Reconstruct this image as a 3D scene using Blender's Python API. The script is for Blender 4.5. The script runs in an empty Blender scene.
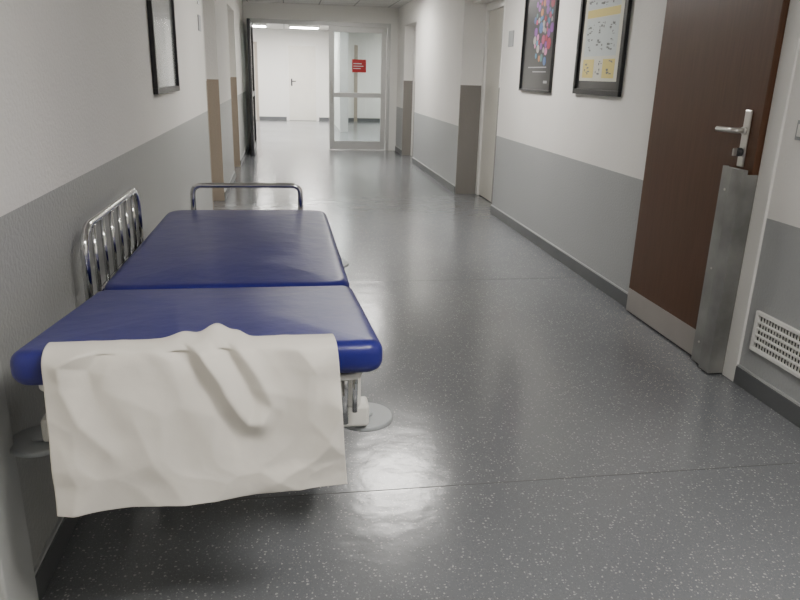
import bpy, bmesh, math, random
from mathutils import Vector, Matrix, noise
random.seed(4)
C = bpy.context.scene.collection
XL, XR, ZC = -0.68, 2.08, 2.45
XR2 = 1.99   # right wall beyond the second door stands slightly proud
YB, YP, YF = -2.5, 13.1, 21.0
H = 1.35
WL, WR = 1.0, 0.79

# ---------------- materials ----------------
def mat(name, col, rough=0.5, metal=0.0, spec=0.5, coat=0.0, bump=None, alpha=None, vary=0.0):
    m = bpy.data.materials.new(name); m.use_nodes = True
    nt = m.node_tree; b = nt.nodes["Principled BSDF"]
    b.inputs["Base Color"].default_value = (*col, 1)
    b.inputs["Roughness"].default_value = rough
    b.inputs["Metallic"].default_value = metal
    b.inputs["Specular IOR Level"].default_value = spec
    b.inputs["Coat Weight"].default_value = coat
    g = nt.nodes.new("ShaderNodeNewGeometry")
    if bump:
        n = nt.nodes.new("ShaderNodeTexNoise"); n.inputs["Scale"].default_value = bump[0]; n.inputs["Detail"].default_value = 4
        nt.links.new(g.outputs["Position"], n.inputs["Vector"])
        bp = nt.nodes.new("ShaderNodeBump"); bp.inputs["Strength"].default_value = bump[1]; bp.inputs["Distance"].default_value = bump[2]
        nt.links.new(n.outputs["Fac"], bp.inputs["Height"]); nt.links.new(bp.outputs["Normal"], b.inputs["Normal"])
    if vary:
        n = nt.nodes.new("ShaderNodeTexNoise"); n.inputs["Scale"].default_value = 3; n.inputs["Detail"].default_value = 5
        nt.links.new(g.outputs["Position"], n.inputs["Vector"])
        r = nt.nodes.new("ShaderNodeValToRGB")
        r.color_ramp.elements[0].position = .3; r.color_ramp.elements[1].position = .7
        r.color_ramp.elements[0].color = (*[c*(1-vary) for c in col], 1)
        r.color_ramp.elements[1].color = (*[min(1, c*(1+vary)) for c in col], 1)
        nt.links.new(n.outputs["Fac"], r.inputs["Fac"]); nt.links.new(r.outputs["Color"], b.inputs["Base Color"])
    return m

def emit(name, col, s):
    m = bpy.data.materials.new(name); m.use_nodes = True
    nt = m.node_tree; nt.nodes.clear()
    e = nt.nodes.new("ShaderNodeEmission"); o = nt.nodes.new("ShaderNodeOutputMaterial")
    e.inputs[0].default_value = (*col, 1); e.inputs[1].default_value = s
    nt.links.new(e.outputs[0], o.inputs[0]); return m

def twotone(name, zsplit, low, high, bumpd=0.0012):
    m = bpy.data.materials.new(name); m.use_nodes = True
    nt = m.node_tree; b = nt.nodes["Principled BSDF"]; L = nt.links
    g = nt.nodes.new("ShaderNodeNewGeometry"); s = nt.nodes.new("ShaderNodeSeparateXYZ")
    L.new(g.outputs["Position"], s.inputs[0])
    c = nt.nodes.new("ShaderNodeMath"); c.operation = 'GREATER_THAN'; c.inputs[1].default_value = zsplit
    L.new(s.outputs["Z"], c.inputs[0])
    n2 = nt.nodes.new("ShaderNodeTexNoise"); n2.inputs["Scale"].default_value = 1.7; n2.inputs["Detail"].default_value = 6
    L.new(g.outputs["Position"], n2.inputs["Vector"])
    mx = nt.nodes.new("ShaderNodeMix"); mx.data_type = 'RGBA'
    mx.inputs["A"].default_value = (*low, 1); mx.inputs["B"].default_value = (*high, 1)
    L.new(c.outputs[0], mx.inputs["Factor"])
    hs = nt.nodes.new("ShaderNodeHueSaturation"); mr = nt.nodes.new("ShaderNodeMapRange")
    mr.inputs["To Min"].default_value = .94; mr.inputs["To Max"].default_value = 1.05
    L.new(n2.outputs["Fac"], mr.inputs["Value"]); L.new(mr.outputs[0], hs.inputs["Value"])
    L.new(mx.outputs["Result"], hs.inputs["Color"]); L.new(hs.outputs[0], b.inputs["Base Color"])
    rr = nt.nodes.new("ShaderNodeMapRange"); rr.inputs["To Min"].default_value = .38; rr.inputs["To Max"].default_value = .8
    L.new(c.outputs[0], rr.inputs["Value"]); L.new(rr.outputs[0], b.inputs["Roughness"])
    n = nt.nodes.new("ShaderNodeTexNoise"); n.inputs["Scale"].default_value = 75; n.inputs["Detail"].default_value = 3
    L.new(g.outputs["Position"], n.inputs["Vector"])
    bp = nt.nodes.new("ShaderNodeBump"); bp.inputs["Strength"].default_value = .85; bp.inputs["Distance"].default_value = bumpd*3.2
    L.new(n.outputs["Fac"], bp.inputs["Height"]); L.new(bp.outputs[0], b.inputs["Normal"])
    return m

def floor_mat():
    m = bpy.data.materials.new("speckled_rubber"); m.use_nodes = True
    nt = m.node_tree; b = nt.nodes["Principled BSDF"]; L = nt.links; N = nt.nodes.new
    g = N("ShaderNodeNewGeometry")
    wn = N("ShaderNodeTexNoise"); wn.inputs["Scale"].default_value = 130; L.new(g.outputs["Position"], wn.inputs["Vector"])
    sc = N("ShaderNodeVectorMath"); sc.operation = 'SCALE'; sc.inputs["Scale"].default_value = 0.010; L.new(wn.outputs["Color"], sc.inputs[0])
    ad = N("ShaderNodeVectorMath"); ad.operation = 'ADD'; L.new(g.outputs["Position"], ad.inputs[0]); L.new(sc.outputs[0], ad.inputs[1])
    def specks(scale, size, prob):
        v = N("ShaderNodeTexVoronoi"); v.voronoi_dimensions = '2D'; v.inputs["Scale"].default_value = scale; L.new(ad.outputs[0], v.inputs["Vector"])
        s = N("ShaderNodeSeparateColor"); L.new(v.outputs["Color"], s.inputs[0])
        mu = N("ShaderNodeMath"); mu.operation = 'MULTIPLY'; mu.inputs[1].default_value = size; L.new(s.outputs[0], mu.inputs[0])
        lt = N("ShaderNodeMath"); lt.operation = 'LESS_THAN'; L.new(v.outputs["Distance"], lt.inputs[0]); L.new(mu.outputs[0], lt.inputs[1])
        p = N("ShaderNodeMath"); p.operation = 'LESS_THAN'; p.inputs[1].default_value = prob; L.new(s.outputs[1], p.inputs[0])
        o = N("ShaderNodeMath"); o.operation = 'MULTIPLY'; L.new(lt.outputs[0], o.inputs[0]); L.new(p.outputs[0], o.inputs[1]); return o.outputs[0]
    cn = N("ShaderNodeTexNoise"); cn.inputs["Scale"].default_value = 1.3; cn.inputs["Detail"].default_value = 6; L.new(g.outputs["Position"], cn.inputs["Vector"])
    r = N("ShaderNodeValToRGB"); r.color_ramp.elements[0].color = (.165, .173, .186, 1); r.color_ramp.elements[1].color = (.192, .201, .215, 1)
    r.color_ramp.elements[0].position = .3; r.color_ramp.elements[1].position = .7; L.new(cn.outputs["Fac"], r.inputs[0])
    cur = r.outputs[0]
    for (sc_, sz, pr, col, fac) in [(150, .36, .5, (.32, .33, .34), .4), (84, .29, .40, (.56, .56, .53), .62), (160, .3, .35, (.09, .095, .10), .4)]:
        mk = specks(sc_, sz, pr)
        f = N("ShaderNodeMath"); f.operation = 'MULTIPLY'; f.inputs[1].default_value = fac; L.new(mk, f.inputs[0])
        mx = N("ShaderNodeMix"); mx.data_type = 'RGBA'; L.new(f.outputs[0], mx.inputs["Factor"]); L.new(cur, mx.inputs["A"]); mx.inputs["B"].default_value = (*col, 1); cur = mx.outputs["Result"]
    L.new(cur, b.inputs["Base Color"])
    rn = N("ShaderNodeTexNoise"); rn.inputs["Scale"].default_value = 1.1; rn.inputs["Detail"].default_value = 3; L.new(g.outputs["Position"], rn.inputs["Vector"])
    mr = N("ShaderNodeMapRange"); mr.inputs["To Min"].default_value = .15; mr.inputs["To Max"].default_value = .25; L.new(rn.outputs["Fac"], mr.inputs["Value"])
    L.new(mr.outputs[0], b.inputs["Roughness"]); b.inputs["Specular IOR Level"].default_value = .7
    bn = N("ShaderNodeTexNoise"); bn.inputs["Scale"].default_value = 9; bn.inputs["Detail"].default_value = 3; L.new(g.outputs["Position"], bn.inputs["Vector"])
    bp = N("ShaderNodeBump"); bp.inputs["Strength"].default_value = .25; bp.inputs["Distance"].default_value = .008; L.new(bn.outputs["Fac"], bp.inputs["Height"]); L.new(bp.outputs[0], b.inputs["Normal"])
    return m

def wood_mat():
    m = mat("dark_wood_laminate", (.07, .03, .018), .38)
    nt = m.node_tree; b = nt.nodes["Principled BSDF"]; L = nt.links; N = nt.nodes.new
    g = N("ShaderNodeNewGeometry"); mp = N("ShaderNodeMapping"); mp.inputs["Scale"].default_value = (14, 14, .9)
    L.new(g.outputs["Position"], mp.inputs[0]); n = N("ShaderNodeTexNoise"); n.inputs["Scale"].default_value = 5; n.inputs["Detail"].default_value = 8
    L.new(mp.outputs[0], n.inputs["Vector"]); r = N("ShaderNodeValToRGB")
    r.color_ramp.elements[0].position = .3; r.color_ramp.elements[1].position = .72
    r.color_ramp.elements[0].color = (.082, .034, .015, 1); r.color_ramp.elements[1].color = (.110, .047, .022, 1)
    L.new(n.outputs["Fac"], r.inputs[0]); L.new(r.outputs[0], b.inputs["Base Color"]); return m

def ceil_mat():
    m = mat("ceiling_tiles", (.7, .7, .68), .8)
    nt = m.node_tree; b = nt.nodes["Principled BSDF"]; L = nt.links; N = nt.nodes.new
    g = N("ShaderNodeNewGeometry"); t = N("ShaderNodeTexBrick"); t.offset = 0; t.inputs["Scale"].default_value = 1
    t.inputs["Brick Width"].default_value = .6; t.inputs["Row Height"].default_value = .6; t.inputs["Mortar Size"].default_value = .012
    t.inputs["Color1"].default_value = (.68, .67, .64, 1); t.inputs["Color2"].default_value = (.64, .63, .6, 1); t.inputs["Mortar"].default_value = (.35, .35, .34, 1)
    L.new(g.outputs["Position"], t.inputs["Vector"]); L.new(t.outputs["Color"], b.inputs["Base Color"]); return m

M_wl = twotone("paint_left", WL, (.36, .365, .355), (.82, .80, .765))
M_wr = twotone("paint_right", WR, (.37, .38, .385), (.84, .82, .79), .0009)
M_rev = twotone("paint_reveal", 1.25, (.23, .215, .20), (.80, .785, .76))
M_revl = twotone("paint_reveal_beige", 1.25, (.36, .30, .24), (.80, .785, .76))
M_white = mat("white_paint", (.8, .79, .76), .6, bump=(90, .3, .001))
M_floor = floor_mat(); M_ceil = ceil_mat(); M_wood = wood_mat()
M_base = mat("baseboard_rubber", (.11, .115, .12), .45, vary=.08)
M_lip = mat("baseboard_lip", (.46, .47, .47), .4)
M_doorw = mat("cream_door_paint", (.74, .72, .66), .4, vary=.03)
M_jamb = mat("white_lacquer", (.80, .79, .76), .35, vary=.02)
M_tan = mat("tan_lacquer", (.40, .34, .28), .4, vary=.04)
M_alu = mat("aluminium", (.56, .56, .55), .4, .4, bump=(30, .1, .001))
M_galv = mat("galvanised_steel", (.36, .36, .35), .42, .7, bump=(25, .3, .002), vary=.35)
M_kick = mat("kick_plate_steel", (.46, .43, .41), .38, .6, vary=.08)
M_chrome = mat("chrome", (.72, .72, .72), .12, 1.0)
M_satin = mat("satin_nickel", (.66, .64, .61), .28, .9)
M_vinyl = mat("blue_vinyl", (.017, .018, .165), .34, spec=.42, bump=(10, .3, .010), vary=.06)
M_paper = mat("crepe_paper", (.74, .705, .645), .75, bump=(22, .25, .004), vary=.03)
M_frame = mat("ivory_powdercoat", (.72, .71, .66), .4)
M_bump = mat("grey_bumper_plastic", (.36, .38, .39), .45)
M_black = mat("black_plastic", (.015, .015, .017), .4)
M_dark = mat("dark_metal", (.05, .05, .055), .4, .3)
M_rub = mat("tyre_rubber", (.05, .05, .05), .6)
M_framegrey = mat("grey_door_frame_paint", (.46, .47, .46), .45)
M_seam = mat("floor_seam_line", (.10, .102, .105), .5)
M_pale = mat("print_pale", (.24, .25, .25), .25, coat=.5, vary=.15)
M_red = mat("sign_red", (.50, .015, .02), .5)
M_signw = mat("sign_white", (.8, .8, .8), .5)
M_signg = mat("sign_grey", (.35, .36, .37), .4)
M_ink = mat("poster_ink", (.16, .17, .17), .4)
M_postw = mat("poster_white", (.66, .65, .56), .35, coat=.4)
M_postb = mat("poster_tint", (.55, .60, .60), .35, coat=.4)
M_posty = mat("poster_yellow", (.70, .58, .18), .35, coat=.4)
M_postk = mat("poster_black", (.02, .02, .022), .3, coat=.5)
M_glass = bpy.data.materials.new("door_glass"); M_glass.use_nodes = True
_nt = M_glass.node_tree; _nt.nodes.clear()
_t = _nt.nodes.new("ShaderNodeBsdfTransparent"); _t.inputs[0].default_value = (.84, .88, .88, 1)
_gl = _nt.nodes.new("ShaderNodeBsdfGlossy"); _gl.inputs["Roughness"].default_value = .03
_f = _nt.nodes.new("ShaderNodeFresnel"); _f.inputs[0].default_value = 1.45
_mx = _nt.nodes.new("ShaderNodeMixShader"); _o = _nt.nodes.new("ShaderNodeOutputMaterial")
_nt.links.new(_f.outputs[0], _mx.inputs[0]); _nt.links.new(_t.outputs[0], _mx.inputs[1]); _nt.links.new(_gl.outputs[0], _mx.inputs[2]); _nt.links.new(_mx.outputs[0], _o.inputs[0])

# ---------------- helpers ----------------
def empty(name, loc=(0, 0, 0)):
    e = bpy.data.objects.new(name, None); e.location = loc; e.empty_display_size = .1; C.objects.link(e); return e
def finish(o, parent):
    C.objects.link(o)
    if parent:
        o.parent = parent; o.matrix_parent_inverse = Matrix.Translation(-Vector(parent.location))
    return o
def frombm(name, bm, m, parent=None, smooth=False):
    me = bpy.data.meshes.new(name); bm.normal_update(); bm.to_mesh(me); bm.free()
    if m: me.materials.append(m)
    if smooth:
        for p in me.polygons: p.use_smooth = True
    return finish(bpy.data.objects.new(name, me), parent)
def addbox(bm, lo, hi):
    vs = [bm.verts.new((x, y, z)) for x in (lo[0], hi[0]) for y in (lo[1], hi[1]) for z in (lo[2], hi[2])]
    for f in [(0, 1, 3, 2), (4, 6, 7, 5), (0, 4, 5, 1), (2, 3, 7, 6), (0, 2, 6, 4), (1, 5, 7, 3)]:
        bm.faces.new([vs[i] for i in f])
def boxes(name, lst, m, parent=None, bevel=0):
    bm = bmesh.new()
    for lo, hi in lst: addbox(bm, lo, hi)
    bmesh.ops.recalc_face_normals(bm, faces=bm.faces)
    o = frombm(name, bm, m, parent)
    if bevel:
        md = o.modifiers.new("bev", 'BEVEL'); md.width = bevel; md.segments = 2; md.limit_method = 'ANGLE'
    return o
def box(name, lo, hi, m, parent=None, bevel=0): return boxes(name, [(lo, hi)], m, parent, bevel)
def cyl(name, a, b, r, m, parent=None, seg=32, bevel=0, r2=None):
    a, b = Vector(a), Vector(b); d = b-a
    bm = bmesh.new()
    bmesh.ops.create_cone(bm, cap_ends=True, segments=seg, radius1=r, radius2=r if r2 is None else r2, depth=d.length)
    q = d.to_track_quat('Z', 'Y').to_matrix().to_4x4()
    bmesh.ops.transform(bm, matrix=Matrix.Translation((a+b)/2) @ q, verts=bm.verts)
    for f in bm.faces: f.smooth = len(f.verts) == 4
    o = frombm(name, bm, m, parent)
    if bevel:
        md = o.modifiers.new("bev", 'BEVEL'); md.width = bevel; md.segments = 3; md.limit_method = 'ANGLE'
    return o
def rounded(pts, r, n=6):
    pts = [Vector(p) for p in pts]; out = [pts[0]]
    for i in range(1, len(pts)-1):
        p = pts[i]; a = (pts[i-1]-p); b = (pts[i+1]-p); rr = min(r, a.length*.49, b.length*.49)
        A = p+a.normalized()*rr; B = p+b.normalized()*rr
        for k in range(n+1):
            t = k/n; out.append(A*(1-t)**2+p*2*t*(1-t)+B*t*t)
    out.append(pts[-1]); return out
def tube(name, pts, r, m, parent=None, seg=12):
    pts = [Vector(p) for p in pts]; bm = bmesh.new(); rings = []
    T = (pts[1]-pts[0]).normalized(); nrm = T.orthogonal().normalized()
    for i, p in enumerate(pts):
        if i == 0: t = (pts[1]-pts[0]).normalized()
        elif i == len(pts)-1: t = (pts[-1]-pts[-2]).normalized()
        else: t = ((pts[i+1]-p).normalized()+(p-pts[i-1]).normalized()).normalized()
        nrm = (T.rotation_difference(t)) @ nrm; T = t; bi = t.cross(nrm)
        rings.append([bm.verts.new(p+r*(math.cos(2*math.pi*k/seg)*nrm+math.sin(2*math.pi*k/seg)*bi)) for k in range(seg)])
    for a, b in zip(rings, rings[1:]):
        for k in range(seg): bm.faces.new((a[k], a[(k+1) % seg], b[(k+1) % seg], b[k]))
    bm.faces.new(rings[0][::-1]); bm.faces.new(rings[-1])
    bmesh.ops.recalc_face_normals(bm, faces=bm.faces)
    return frombm(name, bm, m, parent, True)

# ---------------- shell ----------------
XW0, XW1 = -3.2, 5.2
D2a, D2b, D3a, D3b = 6.95, 8.2, 11.2, 12.3
box("floor", (XW0-.2, YB-.2, -.1), (XW1+.2, YF+.2, 0), M_floor)
box("ceiling", (XW0-.2, YB-.2, ZC), (XW1+.2, YF+.2, ZC+.1), M_ceil)
TH = .25
def wallsegs(segs, openings, m, name):
    l = [((x0, a, 0), (x1, b, ZC)) for x0, x1, a, b in segs] + [((x0, a, 2.12), (x1, b, ZC)) for x0, x1, a, b in openings]
    return boxes(name, l, m)
A_, B_ = XL-TH, XL
wallsegs([(A_, B_, YB, .5), (A_, B_, 1.5, 6.55), (A_, B_, 7.75, 9.4), (A_, B_, 10.6, YP+.1)], [(A_, B_, .5, 1.5), (A_, B_, 6.55, 7.75), (A_, B_, 9.4, 10.6)], M_wl, "wall_left")
A_, B_ = XR, XR+TH
wallsegs([(A_, B_, YB, 2.82), (A_, B_, 3.78, D2a), (XR2, B_, D2b, D3a), (XR2, B_, D3b, YP+.1)], [(A_, B_, 2.82, 3.78), (A_, B_, D2a, D2b), (XR2, B_, D3a, D3b)], M_wr, "wall_right")
box("wall_back", (XL-TH, YB-.15, 0), (XR+TH, YB, ZC), M_wl)
box("wall_far", (XW0, YF, 0), (XW1, YF+.15, ZC), M_white)
box("wall_lobby_left", (XW0-.15, YP, 0), (XW0, YF, ZC), M_white)
box("wall_lobby_right", (XW1, YP, 0), (XW1+.15, YF, ZC), M_white)
boxes("wall_lobby_near", [((XW0, YP-.05, 0), (XL-TH, YP+.1, ZC)), ((XR+TH, YP-.05, 0), (XW1, YP+.1, ZC))], M_white)
def bbs(name, sgn, segs):
    e = empty(name, (segs[0][0], 0, 0))
    boxes("strip", [((min(x, x+sgn*.012), a, 0), (max(x, x+sgn*.012), b, .085)) for x, a, b in segs], M_base, e, .003)
    boxes("lip", [((min(x, x+sgn*.009), a, .085), (max(x, x+sgn*.009), b, .094)) for x, a, b in segs], M_lip, e)
bbs("baseboard_left", 1, [(XL, YB, .43), (XL, 1.60, 6.55), (XL, 7.75, 9.4), (XL, 10.6, YP-.05)])
bbs("baseboard_right", -1, [(XR, YB, 2.76), (XR, 3.84, D2a), (XR2, D2b, D3a), (XR2, D3b, YP-.05)])
box("baseboard_far", (XW0, YF-.015, 0), (XW1, YF, .1), M_base)
boxes("floor_seam", [((XL+.02, 2.049, 0), (XR-.02, 2.052, .0008)), ((XL+.02, 4.55, 0), (XR-.02, 4.553, .0008))], M_seam)

# ---------------- recessed doors ----------------
def recessed_door(name, xwall, sgn, y0, y1, far_ext=0.0, leafm=M_doorw, rev=M_rev):
    e = empty(name, (xwall+sgn*.2, (y0+y1)/2, 0))
    def bx(n, xa, xb, ya, yb, za, zb, m, bev=0):
        a, b = xwall+sgn*xa, xwall+sgn*xb
        return box(n, (min(a, b), ya, za), (max(a, b), yb, zb), m, e, bev)
    bx("reveal_near", -.004, TH-.02, y0-.004, y0+.02, 0, 2.12, rev)
    bx("reveal_far", -.004-far_ext, TH-.02, y1-.02, y1+.004, 0, 2.12, rev)
    bx("lining_near", .15, .22, y0+.02, y0+.09, 0, 2.12, M_jamb, .004)
    bx("lining_far", .15, .22, y1-.09, y1-.02, 0, 2.12, M_jamb, .004)
    bx("lining_head", .15, .22, y0+.09, y1-.09, 2.04, 2.12, M_jamb, .004)
    bx("leaf", .175, .215, y0+.092, y1-.092, .008, 2.036, leafm, .003)
    yh = y0+.16; xx = xwall+sgn*.17
    box("handle_plate", (min(xx, xx+sgn*.008), yh-.02, .95), (max(xx, xx+sgn*.008), yh+.02, 1.15), M_satin, e, .003)
    tube("lever", rounded([(xx, yh, 1.08), (xx-sgn*.05, yh, 1.08), (xx-sgn*.05, yh+.12, 1.08)], .015), .009, M_satin, e)
    bx("back_panel", .232, .25, y0+.0, y1, 0, 2.12, M_white)
recessed_door("door_2", XR, 1, D2a, D2b, XR-XR2)
recessed_door("door_3", XR2, 1, D3a, D3b)
recessed_door("door_4", XL, -1, 6.55, 7.75, rev=M_revl)
recessed_door("door_5", XL, -1, 9.4, 10.6, rev=M_revl)

e = empty("door_6", (XL, 1.0, 0))
boxes("frame", [((XL-.06, 1.43, 0), (XL+.025, 1.60, 2.16)), ((XL-.06, .43, 0), (XL+.025, .57, 2.16)), ((XL-.06, .57, 2.06), (XL+.025, 1.43, 2.16))], M_framegrey, e, .006)
box("leaf", (XL-.05, .575, .008), (XL-.008, 1.425, 2.055), M_doorw, e, .003)
box("back_panel", (XL-.2, .5, 0), (XL-.18, 1.5, 2.12), M_white, e)

# brown door on right
e = empty("door_1", (XR, 3.33, 0))
DX = 2.04
boxes("frame", [((XR-.012, 2.755, 0), (XR+.14, 2.850, 2.14)), ((XR-.012, 3.77, 0), (XR+.14, 3.83, 2.14)), ((XR-.012, 2.850, 2.07), (XR+.14, 3.77, 2.14))], M_jamb, e, .004)
box("leaf", (DX, 2.852, .008), (DX+.042, 3.815, 2.075), M_wood, e, .003)
box("kick_plate", (DX-.003, 3.035, .012), (DX, 3.81, .15), M_kick, e)
box("back_panel", (XR+.2, 2.82, 0), (XR+.22, 3.78, 2.12), M_white, e)
yh = 2.94
box("handle_plate", (DX-.010, yh-.022, .99), (DX, yh+.022, 1.24), M_satin, e, .004)
tube("lever", rounded([(DX-.005, yh, 1.15), (DX-.06, yh, 1.15), (DX-.06, yh+.135, 1.148)], .02), .012, M_satin, e)
cyl("lever_collar", (DX-.022, yh, 1.15), (DX-.008, yh, 1.15), .017, M_satin, e)
cyl("lock_cylinder", (DX-.03, yh+.005, 1.055), (DX-.008, yh+.005, 1.055), .019, M_dark, e)
boxes("thumb_turn", [((DX-.05, yh, 1.038), (DX-.03, yh+.01, 1.072))], M_satin, e, .003)
# galvanised edge guard (folded channel) screwed to the leaf edge
boxes("steel_edge_guard", [((DX-.030, 2.850, .01), (DX-.026, 3.03, .985)), ((DX-.026, 3.026, .01), (DX-.001, 3.03, .985)),
      ((DX-.030, 2.845, .01), (DX+.026, 2.849, .965)), ((DX-.050, 2.845, .01), (DX-.026, 2.849, .985)), ((DX-.050, 2.849, .01), (DX-.046, 2.93, .985)), ((DX-.046, 2.926, .01), (DX-.030, 2.93, .985))], M_galv, e, .001)
for k, z in enumerate((.12, .5, .88)):
    cyl("rivet_%d" % k, (DX-.033, 2.985, z), (DX-.029, 2.985, z), .006, M_satin, e, 12)

# ventilation grille
e = empty("ventilation_grille", (XR, 2.5, .3))
gy0, gy1, gz0, gz1 = 2.17, 2.685, .20, .385
x0 = XR-.018
boxes("rim", [((x0, gy0, gz0), (XR-.001, gy1, gz0+.017)), ((x0, gy0, gz1-.017), (XR-.001, gy1, gz1)), ((x0, gy0, gz0+.017), (XR-.001, gy0+.02, gz1-.017)), ((x0, gy1-.02, gz0+.017), (XR-.001, gy1, gz1-.017))], M_jamb, e, .002)
l = []
for i in range(4):
    z = gz0+.017+(i+1)*(gz1-gz0-.034)/5; l.append(((x0+.001, gy0+.02, z-.0035), (XR-.003, gy1-.02, z+.0035)))
ny = 24
for i in range(ny):
    y = gy0+.02+(i+1)*(gy1-gy0-.04)/(ny+1); l.append(((x0+.009, y-.0024, gz0+.017), (XR-.003, y+.0024, gz1-.017)))
boxes("slats", l, M_jamb, e)
box("duct_dark", (XR-.003, gy0+.015, gz0+.015), (XR-.001, gy1-.015, gz1-.015), M_black, e)

e = empty("light_switch", (XR, 2.63, 1.18))
box("plate", (XR-.012, 2.585, 1.135), (XR-.001, 2.665, 1.215), M_signg, e, .003)
box("rocker", (XR-.018, 2.6, 1.15), (XR-.012, 2.65, 1.2), M_jamb, e, .002)

# ---------------- posters ----------------
def framed(name, x, sgn, y0, y1, z0, z1, fw, inner):
    e = empty(name, (x, (y0+y1)/2, (z0+z1)/2))
    xa, xb = sorted((x-sgn*.001, x-sgn*.026))
    boxes("frame", [((xa, y0, z0), (xb, y1, z0+fw)), ((xa, y0, z1-fw), (xb, y1, z1)), ((xa, y0, z0+fw), (xb, y0+fw, z1-fw)), ((xa, y1-fw, z0+fw), (xb, y1, z1-fw))], M_black, e, .002)
    xa, xb = sorted((x-sgn*.001, x-sgn*.012)); box("print", (xa, y0+fw, z0+fw), (xb, y1-fw, z1-fw), inner, e)
    return e
ep = framed("framed_poster", XR, 1, 5.52, 6.28, 1.24, 2.27, .018, M_postk)
cols = [(.40, .04, .12), (.05, .12, .28), (.45, .14, .28), (.06, .18, .16), (.35, .14, .05), (.2, .05, .28), (.32, .30, .28), (.05, .2, .32), (.3, .02, .05)]
PM = [mat("print_ink_%d" % i, c, .35, coat=.4, vary=.6) for i, c in enumerate(cols)]
k = 0; placed = []
for _ in range(1500):
    y = random.uniform(5.58, 6.1); z = random.uniform(1.48, 2.2); r_ = random.uniform(.015, .05)
    if ((y-5.80)/.21)**2+((z-1.80)/.36)**2 > 1: continue
    if any(math.hypot(y-a, z-b) < r_+c-.004 for a, b, c in placed): continue
    placed.append((y, z, r_))
    cyl("cell_%d" % k, (XR-.012, y, z), (XR-.0136, y, z), r_, PM[random.randrange(9)], ep, 20)
    k += 1
    if k > 60: break
boxes("caption_lines", [((XR-.0135, 5.66, 1.43), (XR-.012, 6.1, 1.438)), ((XR-.0135, 5.66, 1.395), (XR-.012, 5.98, 1.402)), ((XR-.0135, 5.62, 1.31), (XR-.012, 5.7, 1.33))], M_signg, ep)
ep = framed("framed_poster", XR, 1, 4.30, 5.04, 1.25, 2.27, .035, M_postk)
box("mat_sheet", (XR-.0132, 4.375, 1.34), (XR-.012, 4.965, 2.2), M_postw, ep)
boxes("panel_tint", [((XR-.0140, 4.42, 1.50), (XR-.0132, 4.92, 1.74)), ((XR-.0140, 4.42, 1.80), (XR-.0132, 4.92, 2.05))], M_postb, ep)
boxes("panel_yellow", [((XR-.0145, 4.42, 1.36), (XR-.0132, 4.60, 1.48)), ((XR-.0145, 4.74, 1.36), (XR-.0132, 4.92, 1.48)), ((XR-.0145, 4.42, 1.745), (XR-.0132, 4.92, 1.795)), ((XR-.0145, 4.42, 2.06), (XR-.0132, 4.92, 2.12))], M_posty, ep)
l = []
for r_, z in enumerate((1.38, 1.52, 1.63, 1.81, 1.93)):
    for c_ in range(3):
        y = 4.44+c_*.17
        for q in range(9):
            a = y+random.uniform(0, .10); b = z+random.uniform(0, .085)
            l.append(((XR-.0152, a, b), (XR-.0145, a+random.uniform(.005, .035), b+random.uniform(.003, .016))))
boxes("cartoon_drawings", l, M_ink, ep)
framed("picture_frame", XL, -1, 3.95, 4.75, 1.215, 2.05, .03, M_pale)
box("door_sign", (XR-.01, 6.6, 1.62), (XR-.001, 6.74, 1.76), M_signg, None, .002)
box("door_sign", (XL+.001, 6.18, 1.64), (XL+.01, 6.32, 1.76), M_signg, None, .002)
box("door_sign", (XL+.001, 6.2, 1.84), (XL+.01, 6.3, 1.98), M_signw, None, .002)

# ---------------- glass partition ----------------
e = empty("door_7", (.7, YP, 0))
a0, a1 = YP-.035, YP+.035
PL, PM_, PR, PT = -.60, .77, 1.80, 2.19
boxes("frame", [((PL-.03, a0, 0), (PL+.04, a1, PT)), ((PR, a0, 0), (PR+.06, a1, PT)), ((PL+.04, a0, PT-.07), (PR, a1, PT))], M_alu, e, .004)
boxes("surround_wall", [((XL, YP-.04, 0), (PL-.03, YP+.05, ZC)), ((PR+.06, YP-.04, 0), (XR2, YP+.05, ZC)), ((PL-.03, YP-.04, PT), (PR+.06, YP+.05, ZC))], M_white, e)
l0, l1 = PM_, PR-.01
boxes("leaf_closed", [((l0, a0+.01, .01), (l0+.09, a1-.01, PT-.075)), ((l1-.09, a0+.01, .01), (l1, a1-.01, PT-.075)), ((l0+.09, a0+.01, .01), (l1-.09, a1-.01, .16)), ((l0+.09, a0+.01, PT-.165), (l1-.09, a1-.01, PT-.075)), ((l0+.09, a0+.01, .93), (l1-.09, a1-.01, 1.01))], M_alu, e, .004)
boxes("leaf_closed_glass", [((l0+.09, YP-.004, .16), (l1-.09, YP+.004, .93)), ((l0+.09, YP-.004, 1.01), (l1-.09, YP+.004, PT-.165))], M_glass, e)
box("warning_sign", (1.18, YP-.012, 1.36), (1.43, YP-.006, 1.58), M_red, e)
boxes("warning_sign_text", [((1.20, YP-.014, 1.50), (1.35, YP-.012, 1.515)), ((1.20, YP-.014, 1.46), (1.38, YP-.012, 1.472)), ((1.20, YP-.014, 1.42), (1.33, YP-.012, 1.432))], M_signw, e)
tube("pull_handle", rounded([(l0+.045, a0+.01, .85), (l0+.045, a0-.05, .85), (l0+.045, a0-.05, 1.2), (l0+.045, a0+.01, 1.2)], .02), .012, M_satin, e)
xo = PL+.03
y0o = YP-1.16; y1o = YP-.05
boxes("leaf_open", [((xo, y0o, .01), (xo+.045, y0o+.09, PT-.075)), ((xo, y1o-.09, .01), (xo+.045, y1o, PT-.075)), ((xo, y0o+.09, .01), (xo+.045, y1o-.09, .16)), ((xo, y0o+.09, PT-.165), (xo+.045, y1o-.09, PT-.075)), ((xo, y0o+.09, .93), (xo+.045, y1o-.09, 1.01))], M_dark, e, .004)
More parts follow.
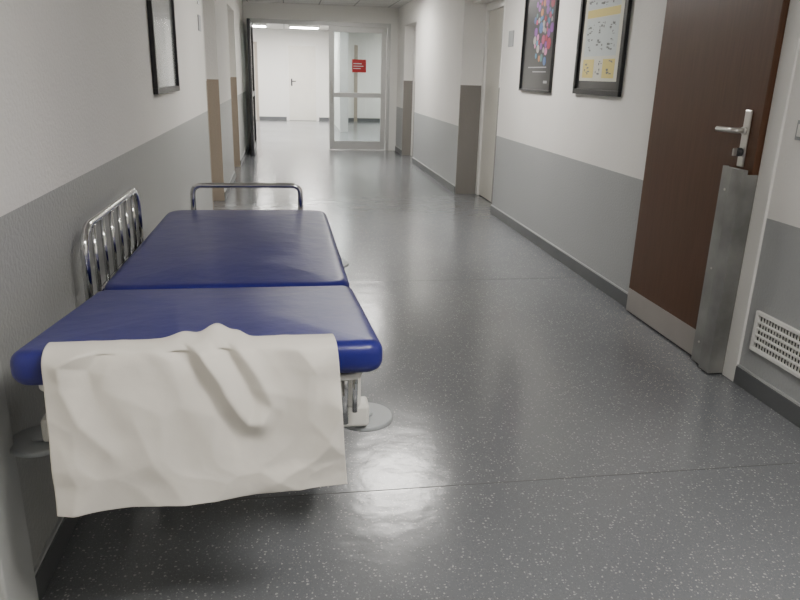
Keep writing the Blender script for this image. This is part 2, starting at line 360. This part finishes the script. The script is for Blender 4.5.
boxes("leaf_open_glass", [((xo+.018, y0o+.09, .16), (xo+.026, y1o-.09, .93)), ((xo+.018, y0o+.09, 1.01), (xo+.026, y1o-.09, PT-.165))], M_glass, e)

e = empty("door_8", (.5, YF, 0))
boxes("frame", [((.02, YF-.04, 0), (.1, YF-.001, 2.1)), ((.86, YF-.04, 0), (.94, YF-.001, 2.1)), ((.1, YF-.04, 2.03), (.86, YF-.001, 2.1))], M_jamb, e, .003)
box("leaf", (.1, YF-.03, .01), (.86, YF-.002, 2.03), M_doorw, e)
box("handle_plate", (.16, YF-.038, .95), (.2, YF-.03, 1.15), M_dark, e)
tube("lever", [(.18, YF-.07, 1.08), (.3, YF-.07, 1.08)], .012, M_dark, e)
e = empty("door_9", (-1.2, YF, 0))
boxes("frame", [((-1.75, YF-.04, 0), (-1.67, YF-.001, 2.1)), ((-.83, YF-.04, 0), (-.75, YF-.001, 2.1)), ((-1.67, YF-.04, 2.03), (-.83, YF-.001, 2.1))], M_tan, e, .003)
box("leaf", (-1.67, YF-.03, .01), (-.83, YF-.002, 2.03), M_doorw, e)
box("wall_lobby_partition", (1.30, 17.2, 0), (1.42, YF-.001, ZC), M_white)
box("trim_1", (1.27, 17.185, 0), (1.46, 17.2, ZC), M_alu)
box("trim_2", (1.95, YF-.03, 0), (2.05, YF-.001, 2.1), M_tan)
box("wall_lobby_niche", (2.4, 17.0, 0), (XW1, 17.2, ZC), M_white)

# ---------------- ceiling lights ----------------
M_e1 = emit("lamp_diffuser", (1.0, .965, .91), 50)
M_e2 = emit("lamp_diffuser_bright", (1.0, .97, .93), 68)
M_e0 = emit("lamp_diffuser_near", (1.0, .965, .91), 70)
def lamp(x, y, w, d, m):
    e = empty("ceiling_light", (x, y, ZC))
    boxes("housing", [((x-w/2-.02, y-d/2-.02, ZC-.06), (x-w/2, y+d/2+.02, ZC-.001)), ((x+w/2, y-d/2-.02, ZC-.06), (x+w/2+.02, y+d/2+.02, ZC-.001)),
          ((x-w/2, y-d/2-.02, ZC-.06), (x+w/2, y-d/2, ZC-.001)), ((x-w/2, y+d/2, ZC-.06), (x+w/2, y+d/2+.02, ZC-.001))], M_jamb, e)
    box("diffuser", (x-w/2, y-d/2, ZC-.055), (x+w/2, y+d/2, ZC-.03), m, e)
lamp(.85, .3, .6, .5, M_e0)
lamp(.95, 5.8, .6, .62, M_e1)
lamp(1.1, 10.4, .6, .62, M_e1)
for x, y in [(-1.2, 15.5), (.9, 15.5), (3.2, 15.2), (-.8, 19), (.5, 19), (3.2, 19)]:
    lamp(x, y, .7, .7, M_e2)

# ---------------- examination couch ----------------
couch = empty("examination_couch", (-.185, 2.35, 0))
def pad(name, x0, x1, y0, y1, zf, T, rc, re, m, crown=.008, taper=0):
    bm = bmesh.new(); rings = []
    cx, cy = (x0+x1)/2, (y0+y1)/2; hw, hd = (x1-x0)/2, (y1-y0)/2
    def outline(ins, z):
        r = max(rc-ins, .004); w, d = hw-ins, hd-ins; vs = []
        for (sx, sy, a0) in [(1, 1, 0), (-1, 1, 90), (-1, -1, 180), (1, -1, 270)]:
            for k in range(9):
                a = math.radians(a0+k*90/8)
                vs.append((cx+sx*(w-r)+r*math.cos(a), cy+sy*(d-r)+r*math.sin(a), z))
        out = []
        for i, p in enumerate(vs):
            q = vs[(i+1) % len(vs)]; out.append(p)
            if (i % 9) == 8:
                for j in range(1, 8): out.append(tuple(p[t]+(q[t]-p[t])*j/8 for t in range(3)))
        return out
    prof = []
    for k in range(0, 7):
        a = math.radians(-90+k*15); prof.append((re*(1-math.cos(a)), -T/2+re+re*math.sin(a)))
    for k in range(0, 7):
        a = math.radians(k*15); prof.append((re*(1-math.cos(a)), T/2-re+re*math.sin(a)))
    for ins in (.045, .07, .11, .16, .22, .28):
        prof.append((ins, T/2+crown*min(1, (ins-re)/.2)))
    for ins, dz in prof:
        ins = min(ins, min(hw, hd)-.02)
        rings.append([bm.verts.new((cx+(p[0]-cx)*(1+taper*(cy-p[1])/hd), p[1], p[2]+zf(p[1])-T/2)) for p in outline(ins, dz)])
    for a, b in zip(rings, rings[1:]):
        n = len(a)
        for k in range(n): bm.faces.new((a[k], a[(k+1) % n], b[(k+1) % n], b[k]))
    bm.faces.new(rings[0][::-1]); bm.faces.new(rings[-1])
    bmesh.ops.recalc_face_normals(bm, faces=bm.faces)
    return frombm(name, bm, m, couch, True)
zfront = lambda y: .728+(2.075-y)*.105
pad("mattress_head_section", -.566, .197, 1.395, 2.078, zfront, .078, .04, .03, M_vinyl, taper=.01)
pad("mattress_foot_section", -.556, .185, 2.08, 3.34, lambda y: .728, .078, .085, .03, M_vinyl, taper=.015)
pad("board_foot", -.53, .158, 2.1, 3.30, lambda y: .648, .018, .06, .006, M_frame, 0)
pad("board_head", -.53, .158, 1.42, 2.06, lambda y: zfront(y)-.08, .018, .04, .006, M_frame, 0)
boxes("main_frame", [((-.53, 1.60, .565), (-.48, 3.25, .625)), ((.115, 1.60, .565), (.165, 3.25, .625)), ((-.48, 3.19, .565), (.115, 3.25, .625)), ((-.48, 2.2, .565), (.115, 2.25, .625))], M_frame, couch, .006)
boxes("head_crossbar", [((-.585, 1.575, .50), (.19, 1.635, .56))], M_frame, couch, .008)
boxes("head_bracket", [((.105, 1.57, .555), (.168, 1.64, .69)), ((-.56, 1.57, .555), (-.49, 1.64, .69))], M_frame, couch, .01)
cyl("gas_strut", (.09, 1.66, .54), (.08, 2.0, .63), .012, M_chrome, couch)
cyl("support_rod_a", (.125, 1.545, .53), (.125, 1.545, .70), .010, M_chrome, couch)
cyl("support_rod_b", (.150, 1.545, .56), (.150, 1.545, .70), .007, M_chrome, couch)
def bumper(n, x, y):
    cyl("bumper_disc_"+n, (x, y, .478), (x, y, .492), .074, M_bump, couch, 48, .004)
    cyl("bumper_hub_"+n, (x, y, .490), (x, y, .50), .02, M_bump, couch, 24)
bumper("a", .188, 1.66); bumper("b", -.602, 1.62); bumper("c", .205, 3.22); bumper("d", -.602, 3.22)
boxes("foot_crossbar", [((-.585, 3.19, .50), (.20, 3.25, .56))], M_frame, couch, .008)
for n, y in (("a", 2.35), ("b", 2.95)):
    box("column_lower_"+n, (-.25, y-.06, .14), (-.12, y+.06, .38), M_frame, couch, .008)
    box("column_upper_"+n, (-.235, y-.045, .38), (-.135, y+.045, .57), M_satin, couch, .005)
    box("column_cross_"+n, (-.48, y-.03, .56), (.115, y+.03, .6), M_frame, couch, .005)
boxes("base_frame", [((-.46, 2.1, .12), (-.4, 3.2, .17)), ((.03, 2.1, .12), (.09, 3.2, .17)), ((-.4, 2.3, .12), (.03, 2.4, .165)), ((-.4, 2.9, .12), (.03, 3.0, .165))], M_frame, couch, .008)
for i, (x, y) in enumerate([(-.43, 2.16), (.06, 2.16), (-.43, 3.14), (.06, 3.14)]):
    cyl("castor_wheel_%d" % i, (x-.014, y, .05), (x+.014, y, .05), .05, M_rub, couch, 32, .004)
    boxes("castor_fork_%d" % i, [((x-.024, y-.018, .04), (x-.018, y+.018, .105)), ((x+.018, y-.018, .04), (x+.024, y+.018, .105)), ((x-.024, y-.018, .1), (x+.024, y+.018, .125))], M_satin, couch, .002)
RX = -.617
tube("side_rail_hoop", rounded([(RX, 2.20, .60), (RX, 2.20, .88), (RX, 3.02, .875), (RX, 3.02, .60)], .10, 10), .0125, M_chrome, couch, 16)
tube("side_rail_lower", [(RX, 2.20, .64), (RX, 3.02, .64)], .009, M_chrome, couch)
for i in range(6):
    y = 2.32+i*.12
    tube("side_rail_bar_%d" % i, [(RX, y, .64), (RX, y, .876)], .0075, M_chrome, couch)
boxes("side_rail_bracket", [((RX-.01, 2.4, .585), (-.53, 2.44, .61)), ((RX-.01, 2.9, .585), (-.53, 2.94, .61)), ((RX-.012, 2.36, .585), (RX+.012, 2.96, .645))], M_dark, couch, .003)
tube("foot_hoop", rounded([(-.445, 3.42, .60), (-.445, 3.42, .825), (.06, 3.42, .825), (.06, 3.42, .60)], .045, 8), .0125, M_chrome, couch, 16)
boxes("foot_hoop_socket", [((-.475, 3.25, .58), (-.435, 3.44, .61)), ((.05, 3.25, .58), (.09, 3.44, .61))], M_dark, couch, .003)
cyl("side_knob", (.155, 2.62, .66), (.20, 2.62, .66), .014, M_bump, couch, 24, .003)
cyl("side_rail_socket", (.165, 2.60, .58), (.19, 2.60, .58), .02, M_black, couch, 24, .003)

# ---------------- paper cover ----------------
def paper():
    path = [(1.445, .803), (1.425, .809), (1.402, .808), (1.382, .797), (1.372, .765), (1.370, .72), (1.367, .66), (1.364, .60), (1.361, .54), (1.359, .50), (1.357, .452)]
    def P(v):
        t = v*(len(path)-1); i = min(int(t), len(path)-2); f = t-i
        p0 = path[max(i-1, 0)]; p1 = path[i]; p2 = path[i+1]; p3 = path[min(i+2, len(path)-1)]
        return [0.5*((2*p1[k])+(-p0[k]+p2[k])*f+(2*p0[k]-5*p1[k]+4*p2[k]-p3[k])*f*f+(-p0[k]+3*p1[k]-3*p2[k]+p3[k])*f**3) for k in (0, 1)]
    G = lambda a, c, s: math.exp(-((a-c)/s)**2)
    def path_crease(u, v, pts, w):
        best = 9; bt = 0; n = len(pts)-1
        for q in range(n):
            a, b = pts[q], pts[q+1]
            d = (b[0]-a[0], b[1]-a[1]); L2 = d[0]**2+d[1]**2
            t = max(0, min(1, ((u-a[0])*d[0]+(v-a[1])*d[1])/L2))
            dist = math.hypot(u-a[0]-t*d[0], (v-a[1]-t*d[1])*.8)
            if dist < best: best = dist; bt = (q+t)/n
        k = max(0, 1-best/w)
        return k*k*(1.6-.6*k), bt
    CR = [([(.50, .24), (.54, .36), (.60, .52), (.665, .64), (.705, .64)], .07, .030, .8, .5),
          ([(.585, .22), (.62, .36), (.68, .54)], .055, -.018, 1, .3),
          ([(.43, .26), (.49, .42), (.56, .60), (.63, .73)], .085, -.018, 1, .2),
          ([(.64, .26), (.70, .42), (.755, .58), (.70, .66)], .06, .012, 1, .6),
          ([(.36, .26), (.42, .36), (.44, .50)], .07, .010, 1, .1),
          ([(.12, .27), (.055, .36), (.055, .48), (.10, .60), (.20, .72)], .09, .022, 1, .4),
          ([(.19, .30), (.14, .40), (.16, .52)], .08, -.011, 1, .3),
          ([(1.0, .60), (.95, .74), (.86, .86), (.74, .95)], .09, .018, 1, .4),
          ([(.86, .30), (.92, .45), (.90, .60)], .10, .009, 1, .4),
          ([(.28, .60), (.34, .78), (.42, .97)], .16, .010, 1, 1),
          ([(.04, .70), (.08, .85), (.06, .98)], .10, .010, .4, 1)]
    NU, NV = 200, 170
    bm = bmesh.new(); g = []
    for j in range(NV+1):
        row = []
        for i in range(NU+1):
            u, v = i/NU, j/NV
            y, z = P(v)
            x = -.489+.576*u+.034*v*(u-.1)
            top = max(0, 1-v/.34)
            hang = min(1, max(0, (v-.3)/.4))
            b = .7*G(u, .575, .055)+.35*G(u, .46, .05)+.25*G(u, .655, .03)
            z += b*.038*min(1, top*1.5); y += .02*b*top
            if v > .0: z += .002*noise.noise(Vector((u*14, 0, 2.2)))*top
            dsp = 0
            for pts, w, am, s0, s1 in CR:
                q, t = path_crease(u, v, pts, w)
                if q: dsp += am*q*(s0+(s1-s0)*t)
            fl = min(1, max(0, (v-.24)*5))
            d1 = noise.voronoi(Vector((u*4.2+.3*noise.noise(Vector((u*5, v*5, 0))), v*3.6, 3.3)))[0]
            dsp += (.018*(d1[0]-.4))*fl
            d2 = noise.voronoi(Vector((u*11, v*9, 5.1)))[0]
            dsp += .0022*d2[0]*fl
            dsp += .008*noise.noise(Vector((u*2.4, v*1.8, 1.7)))*hang
            dsp += .006*hang*math.sin(u*4.0+1.0)
            if v > .3: y -= max(dsp, -.010)
            else: y -= max(dsp, 0)*min(1, max(0, (v-.12)/.18))
            z += .022*u*max(0, v-.6)/.4 + .003*math.sin(u*7)*max(0, v-.7) - .006*max(0, v-.6)
            row.append(bm.verts.new((x, y, z)))
        g.append(row)
    # light relaxation so that folds read as paper, not as facets
    for j in range(NV):
        for i in range(NU): bm.faces.new((g[j][i], g[j+1][i], g[j+1][i+1], g[j][i+1]))
    for _ in range(3): bmesh.ops.smooth_vert(bm, verts=[v for v in bm.verts if not v.is_boundary], factor=.5, use_axis_x=False, use_axis_y=True, use_axis_z=False)
    o = frombm("paper_couch_cover", bm, M_paper, None, True)
    s = o.modifiers.new("sol", 'SOLIDIFY'); s.thickness = .0008; s.offset = 0
paper()

# ---------------- world, camera ----------------
w = bpy.data.worlds.new("World"); bpy.context.scene.world = w; w.use_nodes = True
w.node_tree.nodes["Background"].inputs[0].default_value = (.5, .5, .5, 1); w.node_tree.nodes["Background"].inputs[1].default_value = .1
f = 700.0; vx, vy, ux = 285, 71, 340
r = Vector((vx-400, 300-vy, -f)); D = ((vx-400)*(ux-400)+f*f)/(300-vy)
u = Vector((400-ux, D, f)); r.normalize(); u.normalize(); xx = r.cross(u).normalized(); u = xx.cross(r)
R = Matrix((xx, r, u))   # rows: world X,Y,Z axes in camera coordinates
cam = bpy.data.cameras.new("camera"); cam.sensor_width = 36; cam.lens = f/800*36; cam.clip_start = .02
co = bpy.data.objects.new("camera", cam); C.objects.link(co)
co.matrix_world = Matrix.Translation((0, 0, H)) @ R.to_4x4()
bpy.context.scene.camera = co
